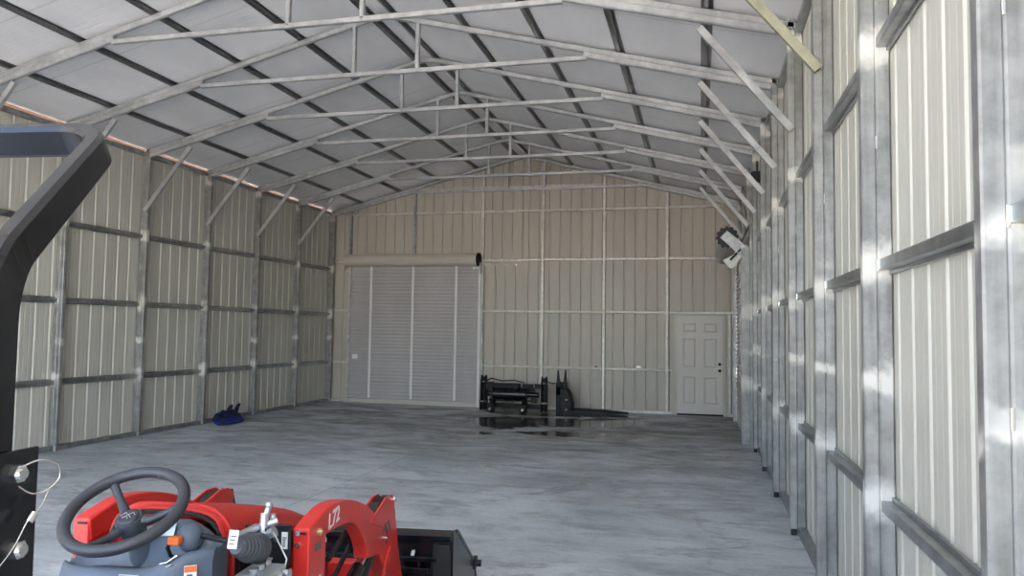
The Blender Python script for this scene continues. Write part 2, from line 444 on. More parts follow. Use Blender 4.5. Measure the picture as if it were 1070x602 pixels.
# wall girts between columns
HEI = {0: ('knee high', .90), 1: ('shoulder high', 1.985), 2: ('above head height', 3.02)}
def girt_mesh(p0, p1, out):
    """hat-like channel: web with lips; out: unit vector away from the room"""
    mb = MB(); p0, p1, out = Vector(p0), Vector(p1), Vector(out)
    up = V(0, 0, 1)
    mb.sweep([p0, p1], rsect(.058, .05, .004), up)
    d = -out
    for s in (-1, 1):
        off = up * (s * .034) + out * .022
        mb.sweep([p0 + off, p1 + off], rsect(.004, .02, .001) if False else rsect(.012, .020, .001), up)
    return mb
for side, xc, out in (('left', XL - T * 1.5, (-1, 0, 0)), ('right', XR + T * 1.5, (1, 0, 0))):
    for h, (hn, z) in HEI.items():
        for k in range(4, -6, -1):
            a, b = FY(k) + T, FY(k + 1)
            if side == 'right' and k > 4: continue
            bay = 5 - k
            if side == 'right' and (b > DY0 + .2 and a < DY1): 
                continue
            if side == 'right' and b > DY0 and a < DY0: b = DY0 - .08
            if side == 'left' and k < -4: continue
            o = girt_mesh((xc, a, z), (xc, b, z), out).build('wall_girt', M['girt'])
            nm = 'bay next to the back wall' if bay == 1 else '%s bay from the back wall' % ORD[bay]
            tag(o, 'galvanized %s girt on the %s wall, %s' % (hn, side, nm), 'girt', 'horizontal girts on the %s wall' % side)

# back wall posts and girts
YP = BACK - .034
def back_post(x, z0, z1, lab, w=.06):
    o = MB().bar((x, YP, z0), (x, YP, z1), w, .06, (0, 1, 0)).build('wall_post', M['girt'] if z0 > 1 else M['galv_far']); tag(o, lab, 'post', 'vertical posts of the back wall')
zr = lambda x: zroof(x, T)
back_post(-7.80, 3.36, zr(-7.80), 'short upright post above the left end of the roller door')
back_post(-6.245, 3.36, zr(-6.245), 'short upright post above the middle of the roller door')
back_post(-4.645, .066, zr(-4.645), 'tall upright post along the right edge of the back roller door')
back_post(-3.30, .066, zr(-3.30), 'tall upright back wall post behind the right end of the black implement frame')
back_post(-1.98, .066, zr(-1.98), 'tall upright back wall post between the pallet forks and the door post')
back_post(-0.675, .066, zr(-0.675), 'tall upright back wall post just left of the white door')
PX = [PLX, -7.80, -6.245, -4.645, -3.30, -1.98, -0.675, PRX]
BN = ['at the left corner', 'over the left half of the roller door', 'over the right half of the roller door', 'right of the roller door', 'behind the pallet forks', 'left of the white door', 'at the door end']
for hn, z, cols in (('knee high', .90, (0, 3, 4, 5)), ('door head height', 2.085, (0, 3, 4, 5, 6)), ('upper', 3.20, (0, 3, 4, 5, 6)), ('high', 4.27, (0, 1, 2, 3, 4, 5, 6)), ('topmost gable', 4.80, (2, 3, 4))):
    for c in cols:
        a, b = PX[c] + .031, PX[c + 1] - .031
        if c == 0: a = XL - T; b = (PX[1] - .031) if z > 3.3 else RX0 - .03
        if c == 6: b = XR + T if z < 4 else XR - .02
        if z > 4.2 and c in (0, 6):
            if c == 0: a = XL + .25
            else: b = XR - .28
        o = MB().bar((a, YP, z), (b, YP, z), .055, .05).build('wall_girt', M['galv_far'])
        tag(o, '%s horizontal girt on the back wall %s' % (hn, BN[c]), 'girt', 'horizontal girts on the back wall')
o = MB().bar((-.644, YP, .90), (MX0 - .07, YP, .90), .055, .05).build('wall_girt', M['galv_far']); tag(o, 'very short girt stub between post and white door frame', 'girt', 'horizontal girts on the back wall')

# ------------------------------------------------------------------ door_1: roller door in the back wall
r = empty('door_1', ((RX0 + RX1) / 2, 15.93, 0)); tag(r, 'large closed grey roller door in the back wall', 'door', kind='structure')
W = Matrix.Translation((-(RX0 + RX1) / 2, -15.93, 0))
def corr(z0, z1, pitch=.076, d=.012):
    pts = []; z = z0
    while z < z1:
        for t, q in ((0, 0), (.38, 0), (.5, 1), (.88, 1)):
            zz = z + t * pitch
            if zz < z1: pts.append((zz, q * d))
        z += pitch
    pts.append((z1, 0)); return pts
yc = 15.955
pr = corr(.07, 3.10)
MB().loft([[(x, yc - w, z) for z, w in pr] for x in (RX0 + .0, RX1)], closed=False, caps=False).build('curtain', M['door_sheet'], r, M=W, solid=.0015)
MB().bar((RX0 + .01, yc - .01, .042), (RX1 - .01, yc - .01, .042), .04, .083).build('bottom_bar', M['cream'], r, M=W)
for x in (-7.25, -6.245, -5.23):
    MB().box((x - .026, yc - .019, .12), (x + .026, yc - .0135, 3.08)).build('webbing_strip', M['strap'], r, M=W)
for x, mt in ((RX0 - .01, M['galv_far']), (RX1 + .018, M['strap'])):
    MB().box((x - .02, yc - .045, 0), (x + .02, yc + .095, 3.12)).box((x - .028, yc - .05, 0), (x + .028, yc - .044, 3.12)).build('guide_rail', mt, r, M=W)
cy, cz, cr = 15.80, 3.20, .138
prof = [(cy - cr * math.cos(t) * (1 if n_ % 2 == 0 else .975), cz + cr * math.sin(t) * (1 if n_ % 2 == 0 else .975)) for n_, t in enumerate([2 * PI * i / 36 for i in range(36)])]
MB().prism(prof, RX0 - .07, RX1 - .01).build('coiled_curtain', M['cream'], r, M=W)
MB().cyl((RX1 - .008, cy, cz), (RX1 + .045, cy, cz), .145, n=28).cyl((RX1 + .045, cy, cz), (RX1 + .06, cy, cz), .05).build('drum_wheel', M['dark_metal'], r, M=W)
MB().box((RX1 + .046, cy - .02, cz - .30), (RX1 + .058, BACK - .06, cz - .06)).box((RX1 - .12, cy + .0, cz - .20), (RX1 + .05, cy + .10, cz - .165)).build('support_bracket', M['strap'], r, M=W)
MB().cyl((RX0 - .10, cy, cz), (RX0 - .07, cy, cz), .04).box((RX0 - .1, cy - .03, cz - .22), (RX0 - .086, BACK - .06, cz + .02)).box((RX0 - .08, cy + .06, cz - .24), (RX0 + .05, cy + .10, cz - .18)).build('support_bracket', M['galv_far'], r, M=W)
MB().box((-7.675, yc - .022, .985), (-7.545, yc - .013, 1.085)).build('sticker', M['white'], r, M=W)

# ------------------------------------------------------------------ door_2: white panelled door
r = empty('door_2', ((MX0 + MX1) / 2, BACK, 0)); tag(r, 'white six panel door in the back wall', 'door', kind='structure')
W = Matrix.Translation((-(MX0 + MX1) / 2, -BACK, 0))
x0, x1 = -.472, .437; dy = BACK - .035; zt = 2.03
bm = MB(); 
pan = []
for ca in (.27, .73):
    cx = x0 + (x1 - x0) * ca; hw = .125
    for za, zb in ((.24, .78), (.98, 1.56), (1.69, 1.87)): pan.append((cx - hw, cx + hw, za, zb))
# stiles and rails around recessed panels
xs = sorted({x0, x1, *[p_[0] for p_ in pan], *[p_[1] for p_ in pan]}); zs = sorted({.035, zt, *[p_[2] for p_ in pan], *[p_[3] for p_ in pan]})
for i in range(len(xs) - 1):
    for j in range(len(zs) - 1):
        cx, cz_ = (xs[i] + xs[i + 1]) / 2, (zs[j] + zs[j + 1]) / 2
        inp = any(q[0] < cx < q[1] and q[2] < cz_ < q[3] for q in pan)
        a, b, c, d = xs[i], xs[i + 1], zs[j], zs[j + 1]
        if not inp: bm.add([(a, dy, c), (b, dy, c), (b, dy, d), (a, dy, d)], [(0, 1, 2, 3)])
for a, b, c, d in pan:
    g1, g2 = .014, .032; 
    def rr(e, y): return [(a + e, y, c + e), (b - e, y, c + e), (b - e, y, d - e), (a + e, y, d - e)]
    bm.loft([rr(0, dy), rr(g1, dy + .010), rr(g2, dy + .002)], caps=False); bm.add(rr(g2, dy + .002), [(0, 1, 2, 3)])
bm.box((x0, dy + .012, .035), (x1, dy + .04, zt))
bm.build('door_panel', M['white_paint'], r, M=W)
fr = MB()
fr.box((x0 - .055, dy - .012, 0), (x0 - .006, dy + .06, zt + .05)).box((x1 + .006, dy - .012, 0), (x1 + .055, dy + .06, zt + .05)).box((x0 - .006, dy - .012, zt + .008), (x1 + .006, dy + .06, zt + .05))
fr.box((x0 - .02, dy + .042, 0), (x1 + .02, dy + .058, zt + .03))  # added sheet hidden behind the slab, blocks daylight round its edges
fr.build('door_frame', M['cream'], r, M=W, bevel=.004)
MB().box((x0, dy - .01, 0), (x1, dy + .05, .03)).build('threshold', M['dark_metal'], r, M=W)
for z, nm in ((.915, 'door_knob'), (1.045, 'deadbolt')):
    kx = x1 - .065
    MB().lathe([(0, .03), (.012, .03), (.016, .014), (.035, .012), (.04, .027), (.062, .027), (.07, .014)] if nm == 'door_knob' else [(0, .03), (.014, .029), (.02, .02)], (kx, dy, z), (0, -1, 0), 20).build(nm, M['dark_metal'], r, M=W)
for x in (MX0 - .085, MX1 + .085):
    pass
o = MB().bar((MX1 + .10, YP, .066), (MX1 + .10, YP, 2.05), .05, .06, (0, 1, 0)).build('wall_post', M['galv_far']); tag(o, 'short upright post just right of the white door', 'post', 'vertical posts of the back wall')

# ------------------------------------------------------------------ door_3: side roller door, seen along the wall
r = empty('door_3', (XR, (DY0 + DY1) / 2, 0)); tag(r, 'closed grey roller door in the right wall', 'door', kind='structure')
W = Matrix.Translation((-XR, -(DY0 + DY1) / 2, 0))
xc3 = .675
pr = corr(.0, 3.0, .076, .02)
MB().box((.66, DY0 - .03, 3.0), (PRX + .03, DY1 + .03, 3.03)).build('head_daylight_stop', M['galv'], r, M=W)  # added strip that keeps daylight from leaking in over the curtain
MB().loft([[(xc3 - w, y, z) for z, w in pr] for y in (DY0 + .04, DY1 - .02)], closed=False, caps=False).build('curtain', M['door_sheet'], r, M=W, solid=.0015)
for y in (DY0 - .0, DY1 + .02):
    MB().box((.655, y - .03, 0), (.685, y + .03, 3.02)).box((.60, y - .035, 0), (.655, y - .030, 3.02)).box((.685, y - .03, 0), (PRX - .002, y + .03, 3.02)).build('guide_rail', M['galv'], r, M=W)
ccx, ccz, ccr = .43, 3.16, .165
prof = [(ccx + ccr * math.cos(t) * (1 if n_ % 2 == 0 else .97), ccz + ccr * math.sin(t) * (1 if n_ % 2 == 0 else .97)) for n_, t in enumerate([2 * PI * i / 36 for i in range(36)])]
MB().prism(prof, DY0 + .10, DY1 - .06, 'y').build('coiled_curtain', M['door_sheet'], r, M=W)
# toothed black drum wheel at the near end
pts = []
for i in range(48):
    q = 2 * PI * i / 48; rr_ = .172 if i % 4 < 2 else .150
    pts.append((ccx - .03 + rr_ * math.cos(q), ccz + rr_ * math.sin(q)))
MB().prism(pts, DY0 + .03, DY0 + .085, 'y').build('drum_wheel', M['black_dull'], r, M=W)
# pressed bracket arm from the shaft back to the jamb
a0, a1 = V(ccx - .05, 0, ccz + .01), V(.70, 0, 2.88)
d = (a1 - a0).normalized(); n = V(-d.z, 0, d.x)
poly = [a0 + n * .075 - d * .05, a0 - n * .075 - d * .05, a1 - n * .085, a1 + n * .085]
ar = MB().prism([(q.x, q.z) for q in poly], DY0 - .01, DY0, 'y')
ar.prism([(q.x, q.z) for q in [a0 + n * .075, a0 + n * .06, a1 + n * .07, a1 + n * .085]], DY0 - .04, DY0, 'y').prism([(q.x, q.z) for q in [a0 - n * .06, a0 - n * .075, a1 - n * .085, a1 - n * .07]], DY0 - .04, DY0, 'y')
ar.cyl((ccx - .03, DY0 - .05, ccz), (ccx - .03, DY0 + .12, ccz), .022)
ar.build('bracket_arm', M['galv_roof'], r, M=W)
MB().prism([(.33, 2.80), (.45, 2.86), (.64, 2.93), (.64, 2.89), (.48, 2.68), (.44, 2.67)], DY0 + .02, DY0 + .03, 'y').build('curtain_guide_plate', M['strap'], r, M=W)
MB().bar((.60, DY0 - .015, 2.97), (.44, DY0 - .015, 2.80), .02, .03).build('guide_stop', M['dark_metal'], r, M=W)
# hand chain of the side door
ch = MB()
zz = 2.75
k_ = 0
while zz > .9:
    k_ += 1
    ch.ball((.585, DY0 + .02, zz), .009, 8, (1, 1, 1.6)); zz -= .034
ch.build('pull_chain', M['chrome'], r, M=W)
# header above the side door
o = MB().bar((XR + T / 2, DY0 - .08, 3.33), (XR + T / 2, DY1 + .1, 3.33), T, T).build('door_header', M['galv']); tag(o, 'galvanized header beam above the side roller door in the right wall', 'beam')
for y, n_ in ((DY0 - .075, 'near'), (DY1 + .09, 'far')):
    o = MB().bar((XR + T / 2, y, 0), (XR + T / 2, y, 3.30), T, .06, (0, 1, 0)).build('door_jamb_post', M['galv']); tag(o, 'galvanized jamb post at the %s side of the right wall roller door' % n_, 'post')
# small black lamp box high on a right column
r = empty('junction_box', (XR - .045, 10.06, 3.66)); tag(r, 'small black box fixed high on the right wall columns', 'box')
MB().box((-.055, -.06, -.07), (.055, .03, .07)).build('box_body', M['black_dull'], r, bevel=.008)
MB().cyl((0.02, -.02, .07), (.02, -.02, .20), .012, n=10).build('conduit', M['black_dull'], r)

for x, nm, mt, lab, sz in ((-1.24, 'wall_bracket', 'girt', 'small rusty bracket on the knee high back wall girt left of the white door', (.11, .02, .05)), (-2.13, 'girt_clip', 'black_dull', 'tiny black clip on the knee high back wall girt above the pallet forks', (.03, .02, .025))):
    o = MB().box((x - sz[0] / 2, YP - .03 - sz[1], .925), (x + sz[0] / 2, YP - .025, .925 + sz[2])).box((x - sz[0] * .2, YP - .035 - sz[1], .925), (x + sz[0] * .2, YP - .03, .94 + sz[2])).build(nm, M[mt], bevel=.003); tag(o, lab, 'bracket')
# ------------------------------------------------------------------ things by the back wall
# black quick hitch implement frame
r = empty('implement_frame', (-3.76, 15.35, 0)); tag(r, 'black steel three point implement frame with two side plates standing by the roller door', 'farm implement')
D_ = M['dark_metal']
for s, nm in ((-1, 'left'), (1, 'right')):
    x = s * .64
    pl = MB().prism([(-.16, .02), (.10, .02), (.12, .22), (.06, .68), (.02, .74), (-.06, .74), (-.10, .62), (-.12, .25)], x - .035, x - .020)
    pl.prism([(-.16, .02), (.10, .02), (.12, .22), (.06, .68), (.02, .74), (-.06, .74), (-.10, .62), (-.12, .25)], x + .055, x + .07)
    for zc in (.1, .36, .62): pl.box((x - .03, -.05, zc), (x + .06, .05, zc + .05))
    pl.box((x - .02, .03, .05), (x + .055, .07, .70))
    pl.build('side_plate', D_, r, bevel=.004)
    MB().cyl((x - .06, -.10, .20), (x + .09, -.10, .20), .02).cyl((x - .06, -.02, .60), (x + .09, -.02, .60), .018).build('hitch_pin', M['worn_steel'], r)
MB().bar((-.62, 0, .53), (.15, 0, .53), .09, .10).bar((.2, -.01, .53), (.42, -.01, .53), .09, .09).bar((.46, 0, .53), (.62, 0, .53), .08, .10).box((-.60, -.07, .45), (-.42, .05, .60)).box((.02, -.09, .46), (.13, .04, .565)).build('top_crossbar', D_, r, bevel=.005)
MB().cyl((-.40, -.06, .36), (.30, -.06, .36), .115, n=24).cyl((-.5, -.06, .36), (.56, -.06, .36), .05).cyl((-.16, -.06, .36), (-.12, -.06, .36), .135).cyl((.1, -.06, .36), (.14, -.06, .36), .135).build('gear_drum', M['black_paint'], r)
MB().box((-.58, .03, .30), (.44, .05, .50)).build('shield_plate', D_, r)
MB().bar((-.62, .02, .12), (.62, .02, .12), .08, .09).bar((-.5, -.05, .235), (.5, -.05, .235), .05, .04).build('lower_crossbar', D_, r, bevel=.005)
for x in (-.41, .27):
    MB().prism([(-.30, .02), (-.20, .0), (-.12, .02), (.02, .30), (.0, .48), (-.10, .46), (-.12, .26)], x - .05, x + .05).box((x - .07, -.26, .02), (x + .07, -.14, .16)).build('support_leg', D_, r, bevel=.006)
    MB().lathe([(0, .034), (.02, .034), (.03, .022)], (x, -.29, .07), (0, -1, 0), 20).build('foot_cap', M['worn_steel'], r)
MB().prism([(-.1, .2), (.0, .2), (.0, .46), (-.06, .46)], .44, .47).box((.40, -.09, .2), (.50, -.05, .34)).build('latch_plate', D_, r)
MB().tube([(.58, 0, .60), (.66, -.04, .66), (.74, -.05, .64), (.82, -.02, .60), (.88, .0, .61)], .012).build('hose', M['rubber'], r)
MB().tube([(-.55, -.05, .62), (-.45, -.1, .68), (-.2, -.1, .63), (.05, -.08, .65), (.25, -.05, .60)], .013).build('hose', M['rubber'], r)

# pallet forks on their side
r = empty('pallet_forks', (-2.68, 15.2, 0)); tag(r, 'black pallet fork carriage on edge with two long tines lying along the back wall', 'pallet forks')
MB().box((-.15, -.03, 0), (-.06, .07, .62)).box((-.15, .40, 0), (-.06, .48, .62)).box((-.14, .0, .06), (-.07, .46, .14)).box((-.14, 0, .46), (-.07, .46, .54)).build('carriage_frame', D_, r, bevel=.006)
for x, tx, y in ((-.10, -.115, 0.0), (.02, .02, .10)):
    MB().loft([[(x - .05, y - .03, .38), (x + .045, y - .03, .38), (x + .045, y + .03, .38), (x - .05, y + .03, .38)],
               [(x - .045, y - .03, .55), (x + .04, y - .03, .55), (x + .04, y + .03, .55), (x - .045, y + .03, .55)],
               [(tx - .014, y - .012, .885), (tx + .014, y - .012, .885), (tx + .014, y + .012, .885), (tx - .014, y + .012, .885)]]).build('upright_spike', D_, r, bevel=.003)
MB().prism([(-.06, 0), (.16, 0), (.17, .22), (.12, .42), (.06, .50), (-.06, .52)], -.05, .30, 'y').build('mounting_plate', D_, r, bevel=.008)
MB().lathe([(0, .022), (.02, .022), (.03, .014)], (.07, -.05, .10), (0, -1, 0)).lathe([(0, .016), (.02, .016)], (.07, -.05, .30), (0, -1, 0)).build('coupler_pin', M['worn_steel'], r)
for y, z, L, x0 in ((-.10, .045, 1.30, -.02), (.34, .06, 1.22, .05)):
    MB().loft([[(x0, y - .05, z - .045), (x0, y + .05, z - .045), (x0, y + .05, z + .045), (x0, y - .05, z + .045)],
               [(x0 + L * .6, y - .05, z - .043), (x0 + L * .6, y + .05, z - .043), (x0 + L * .6, y + .05, z + .035), (x0 + L * .6, y - .05, z + .035)],
               [(x0 + L, y - .03, z - .043), (x0 + L, y + .03, z - .043), (x0 + L, y + .03, z - .005), (x0 + L, y - .03, z - .005)]]).build('fork_tine', D_, r)

# crumpled blue bag by the left wall
r = empty('gear_bag', (-7.90, 11.62, 0)); tag(r, 'crumpled dark blue nylon gear bag lying on the floor against the left wall', 'bag')
def blob(mb, c, s, seed, n=20, amp=.16):
    rnd = random.Random(seed); ph = [(rnd.uniform(0, 6), rnd.uniform(1.5, 5), rnd.uniform(0, 6), rnd.uniform(2, 6)) for _ in range(5)]
    R = []
    for k in range(1, n // 2):
        t = PI * k / (n // 2); ring = []
        for i in range(n):
            q = 2 * PI * i / n
            a = 1 + amp * sum(math.sin(f1 * q + p1) * math.sin(f2 * t + p2) for p1, f1, p2, f2 in ((p1, round(f1), p2, f2) for p1, f1, p2, f2 in ph)) / 2.2
            z = c[2] + s[2] * a * math.cos(t)
            ring.append((c[0] + s[0] * a * math.sin(t) * math.cos(q), c[1] + s[1] * a * math.sin(t) * math.sin(q), max(.004, z)))
        R.append(ring)
    mb.loft(R, True, True, True)
b = MB(); blob(b, (.03, -.0, .045), (.15, .38, .085), 3, amp=.22); b.build('bag_body', M['blue'], r, sub=1)
b = MB(); blob(b, (-.01, .02, .12), (.13, .36, .11), 5, amp=.25); b.build('bag_top', M['navy'], r, sub=1)
fl = MB()
for (ax, ay, az), (bx, by, bz), w in (((-.03, .05, .15), (-.05, .16, .30), .07), ((-.02, .20, .10), (-.04, .38, .31), .06)):
    fl.loft([[(ax - .02, ay - w, az), (ax + .03, ay - w, az), (ax + .03, ay + w, az), (ax - .02, ay + w, az)],
             [(bx - .015, by - w * .9, bz - .03), (bx + .015, by - w * .8, bz - .03), (bx + .02, by + w * .8, bz - .01), (bx - .01, by + w * .8, bz - .01)],
             [(bx - .01, by - w * .3, bz), (bx + .01, by - w * .3, bz), (bx + .01, by + w * .5, bz + .01), (bx - .01, by + w * .5, bz + .01)]])
fl.build('flap', M['navy'], r, bevel=.01)
MB().tube([(.14, -.32, .03), (.19, -.12, .06), (.18, .12, .05), (.13, .3, .04)], .012).build('strap', M['blue'], r)
MB().cyl((.15, -.34, .03), (.15, -.34, .10), .03).ball((.09, -.2, .165), .018).ball((.11, .1, .14), .018).build('buckle', M['navy'], r)
# ------------------------------------------------------------------ compact tractor with front loader (x right, y forward, z up from the ground under the wheel)
TR = empty('tractor', (-1.73, 2.0, 0), math.radians(7))
tag(TR, 'red compact tractor with front loader, slate dash and black steering wheel, parked in the foreground', 'tractor')
# --- steering wheel
tl = math.radians(30); Nw = V(0, -math.sin(tl), math.cos(tl)); Aw = V(1, 0, 0); Bw = Nw.cross(Aw)
wc = V(0.005, .035, 1.092); RR = .172
rim = MB().tube([wc + (Aw * math.cos(q) + Bw * math.sin(q)) * RR for q in [2 * PI * i / 72 for i in range(72)]], .0185, 16, Nw, True)
sw = rim.build('steering_wheel', M['wheel_grip'], TR)
hub = wc - Nw * .056
for ad in (134, 14, 254):
    q = math.radians(ad); e = Aw * math.cos(q) + Bw * math.sin(q)
    sd = Nw.cross(e)
    rings = []
    for t, wd, th_, dz in ((.02, .020, .014, .008), (.06, .016, .012, .004), (.11, .0125, .011, .020), (.15, .013, .011, .042), (.172, .017, .012, .053)):
        cpt = hub + e * t + Nw * dz
        rings.append([cpt + sd * wd * math.cos(u) + Nw * th_ * math.sin(u) for u in [2 * PI * i / 12 for i in range(12)]])
    MB().loft(rings, True, True, True).build('spoke', M['wheel_grip'], sw)
MB().lathe([(-.055, .036), (-.02, .042), (.012, .043), (.022, .039)], hub, Nw, 28).build('hub', M['cowl_dark'], sw)
MB().lathe([(.022, .034), (.027, .032), (.029, .026)], hub, Nw, 28).build('horn_cap', M['wheel_grip'], sw)
em = MB(); o_ = hub + Nw * .0305
def strip(mb, pts, wd, base, nx, ny, nz, h=.0012):
    P_ = [base + nx * a + ny * b for a, b in pts]
    mb.sweep(P_, [(-wd / 2, 0), (wd / 2, 0), (wd / 2, h), (-wd / 2, h)], nz)
for pts in ([(-.022, -.004), (-.012, .012), (-.002, .002), (.012, .014), (.022, .004)], [(-.014, -.012), (-.002, -.002), (.006, -.014)], [(.002, .002), (.014, -.008)]):
    strip(em, pts, .0022, o_, Aw, Bw, Nw)
em.build('emblem', M['hyd'], sw)
MB().lathe([(0, .032), (.05, .036), (.11, .052), (.20, .075), (.26, .08)], hub - Nw * .05, -Nw + V(0, .25, -.1), 24).build('steering_column', M['cowl'], TR)
# --- dash cowl
def rrect(x0, x1, y0, y1, z, r=.05, n=5, dome=0.0):
    out = []
    for (cx, cy, a0) in ((x1 - r, y1 - r, 0), (x0 + r, y1 - r, 90), (x0 + r, y0 + r, 180), (x1 - r, y0 + r, 270)):
        for i in range(n + 1):
            q = math.radians(a0 + 90 * i / n); out.append(V(cx + r * math.cos(q), cy + r * math.sin(q), z))
    return out
def smooth(t): t = max(0, min(1, t)); return t * t * (3 - 2 * t)
cw = MB(); cs = []; tr = []
for x in [-.232, -.226, -.21, -.18, -.14, -.10, -.06, -.02, .02, .06, .10, .14, .18, .21, .235, .258, .268]:
    ry = .015 + .075 * max(0, (abs(x - .01) - .10) / .14) ** 2
    zr_ = .920 + .050 * smooth((x - .06) / .17) - .01 * smooth((-x - .1) / .12)
    zh = [.90, .92, .945, 1.0, 1.035, 1.042, 1.0, .94]; kx = [-.235, -.17, -.09, -.02, .06, .15, .225, .27]
    j = max(i for i in range(7) if kx[i] <= x + 1e-9); t = (x - kx[j]) / (kx[j + 1] - kx[j]); zz = zh[j] * (1 - t) + zh[j + 1] * t
    zz = max(zz, zr_ + .004)
    e_ = 1 - max(0, (abs(x - .01) - .215) / .03) * .5
    td = .034 if -.20 < x < .20 else .012
    cs.append([V(x, .185, .42), V(x, .03 + .05 * (1 - e_), .42), V(x, ry - .035, .70), V(x, ry - .022, zr_ - .035), V(x, ry - .012, zr_ - .010), V(x, ry, zr_), V(x, ry + .010, zr_ - .006), V(x, ry + .020, zr_ - td),
               V(x, max(.108, ry + .024), zr_ - td + .004), V(x, max(.118, ry + .03), max(zr_ - td + .01, zz - .045)), V(x, max(.130, ry + .035), zz - .014), V(x, .150, zz), V(x, .176, zz - .006), V(x, .188, zz - .03)])
    if -.15 < x < .19: tr.append([V(x, ry + .024, zr_ - td + .004), V(x, .106, zr_ - td + .008)])
cw.loft(cs, True, True, True).build('dash_cowl', M['cowl'], TR)
MB().loft(tr, False, False).build('dash_tray', M['cowl_dark'], TR, solid=.003)
gl = MB(); gl.add([(-.03, .112, .985), (.125, .108, .998), (.125, .124, 1.034), (-.01, .128, 1.012)], [(0, 1, 2, 3)])
gl.build('gauge_cluster', M['hyd'], TR, solid=.004)
MB().ball((.187, .10, .998), .05, 20, (.74, .9, .95)).build('dash_dome', M['cowl'], TR)
MB().ball((.172, .035, 1.005), .017, 12, (1.0, .8, .85)).box((.155, .02, .993), (.19, .048, 1.017)).cyl((.178, .04, 1.005), (.185, .09, 1.0), .008).build('throttle_knob', M['orange'], TR, bevel=.004)
MB().tube([(.155, .04, 1.0), (.145, .04, .98), (.15, .05, .955), (.16, .07, .93)], .006).build('throttle_lever', M['black_dull'], TR)
MB().tube([(.13, .02, .935), (.165, .01, .945), (.19, .02, .965)], .004).tube([(.15, .015, .925), (.18, .01, .94)], .003).build('key_switch', M['chrome'], TR)
MB().lathe([(0, .026), (.004, .024), (.005, .0)], (.155, -.012, .83), (0, -1, .1), 20).build('gauge_plug', M['cowl_dark'], TR)
def decal(name, c, ux, uy, w_, h_, parent, head=True, lines=4, mat='white', th=.0015):
    """sticker with orange header and dark pictogram blots"""
    c = Vector(c); ux = Vector(ux).normalized(); uy = Vector(uy).normalized(); nz = ux.cross(uy).normalized(); uy = nz.cross(ux)
    def q(mb, a0, a1, b0, b1, h):
        P_ = [c + ux * a * w_ + uy * b * h_ + nz * z for z in (0, h) for a, b in ((a0, b0), (a1, b0), (a1, b1), (a0, b1))]
        mb.add(P_, [(3, 2, 1, 0), (4, 5, 6, 7), (0, 1, 5, 4), (1, 2, 6, 5), (2, 3, 7, 6), (3, 0, 4, 7)])
    b = MB(); q(b, -.5, .5, -.5, .5, th); o = b.build(name, M[mat], parent)
    if head:
        b = MB(); q(b, -.48, .48, .27, .48, th + .0008); b.build('label_header', M['orange'], o)
    if lines:
        rnd = random.Random(int(w_ * 1e5)); 
        b = MB()
        for i in range(lines):
            t = .18 - i * (.62 / lines); q(b, -.36 + rnd.random() * .1, .1 + rnd.random() * .28, t - .05, t + .02, th + .0006)
        b.build('label_marks', M['ink'], o)
    return o
decal('warning_label', (.055, -.0155, .872), (1, 0, .0), (0, .12, 1), .062, .075, TR)
decal('warning_label', (.232, .024, .892), (1, .62, 0), (0, .15, 1), .036, .085, TR)
# --- hood
hd = []
for y, zc, ze, wx, zb in ((.20, 1.058, .99, .232, .93), (.27, 1.05, .985, .232, .925), (.45, 1.018, .958, .230, .91), (.68, .965, .918, .225, .875), (.90, .905, .862, .215, .82), (1.08, .84, .80, .200, .74), (1.20, .775, .74, .18, .66), (1.27, .70, .675, .16, .58), (1.30, .62, .60, .15, .50)):
    wx *= .83; ring = [V(-wx, y, zb), V(-wx - .002, y, (zb + ze) / 2)]
    for i in range(13):
        q = PI - PI * i / 12; c_ = math.cos(q); s_ = math.sin(q)
        ring.append(V((wx - .004) * math.copysign(abs(c_) ** .62, c_), y, ze - .02 + (zc - ze + .02) * s_ ** .62))
    ring += [V(wx + .002, y, (zb + ze) / 2), V(wx, y, zb)]
    hd.append([q + V(.042, 0, 0) for q in ring])
MB().loft(hd, False, False, True).build('hood', M['red_plastic'], TR, solid=.008)
# red arch round the dash with its black seal
def arch(w_, zt_, zb_, y, r=.07):
    pts = [V(w_, y, zb_), V(w_, y, zt_ - r)] + [V(w_ - r + r * math.cos(q), y, zt_ - r + r * math.sin(q) * 1.0) for q in [PI / 2 * i / 6 for i in range(1, 7)]]
    pts = pts + [V(-p_.x, p_.y, p_.z) for p_ in pts[::-1]]; return [q + V(.042, 0, 0) for q in pts]
MB().sweep(arch(.200, 1.046, .45, .235, .11), rsect(.05, .016), (0, 1, 0)).build('hood_rear_frame', M['red_plastic'], TR)
MB().sweep(arch(.197, 1.046, .45, .200, .11), rsect(.012, .014), (0, 1, 0)).build('rubber_seal', M['rubber'], TR)
MB().box((-.12, .22, .36), (.17, 1.05, .74)).box((-.12, 1.0, .3), (.12, 1.22, .55)).box((-.10, .25, .74), (.205, .9, .88)).build('engine_block', M['black_dull'], TR, bevel=.02)
MB().prism([(.92, .50), (1.27, .50), (1.28, .60), (1.10, .72), (.92, .80)], -.215, .215).build('grille_shell', M['red_plastic'], TR, bevel=.02)
MB().box((-.15, 1.285, .42), (.15, 1.31, .60)).build('grille', M['black_dull'], TR, bevel=.01)
for s in (-1, 1):
    MB().lathe([(0, .045), (.02, .05), (.03, .045)], (s * .10, 1.285, .64), (0, 1, .15)).build('headlight', M['white'], TR)
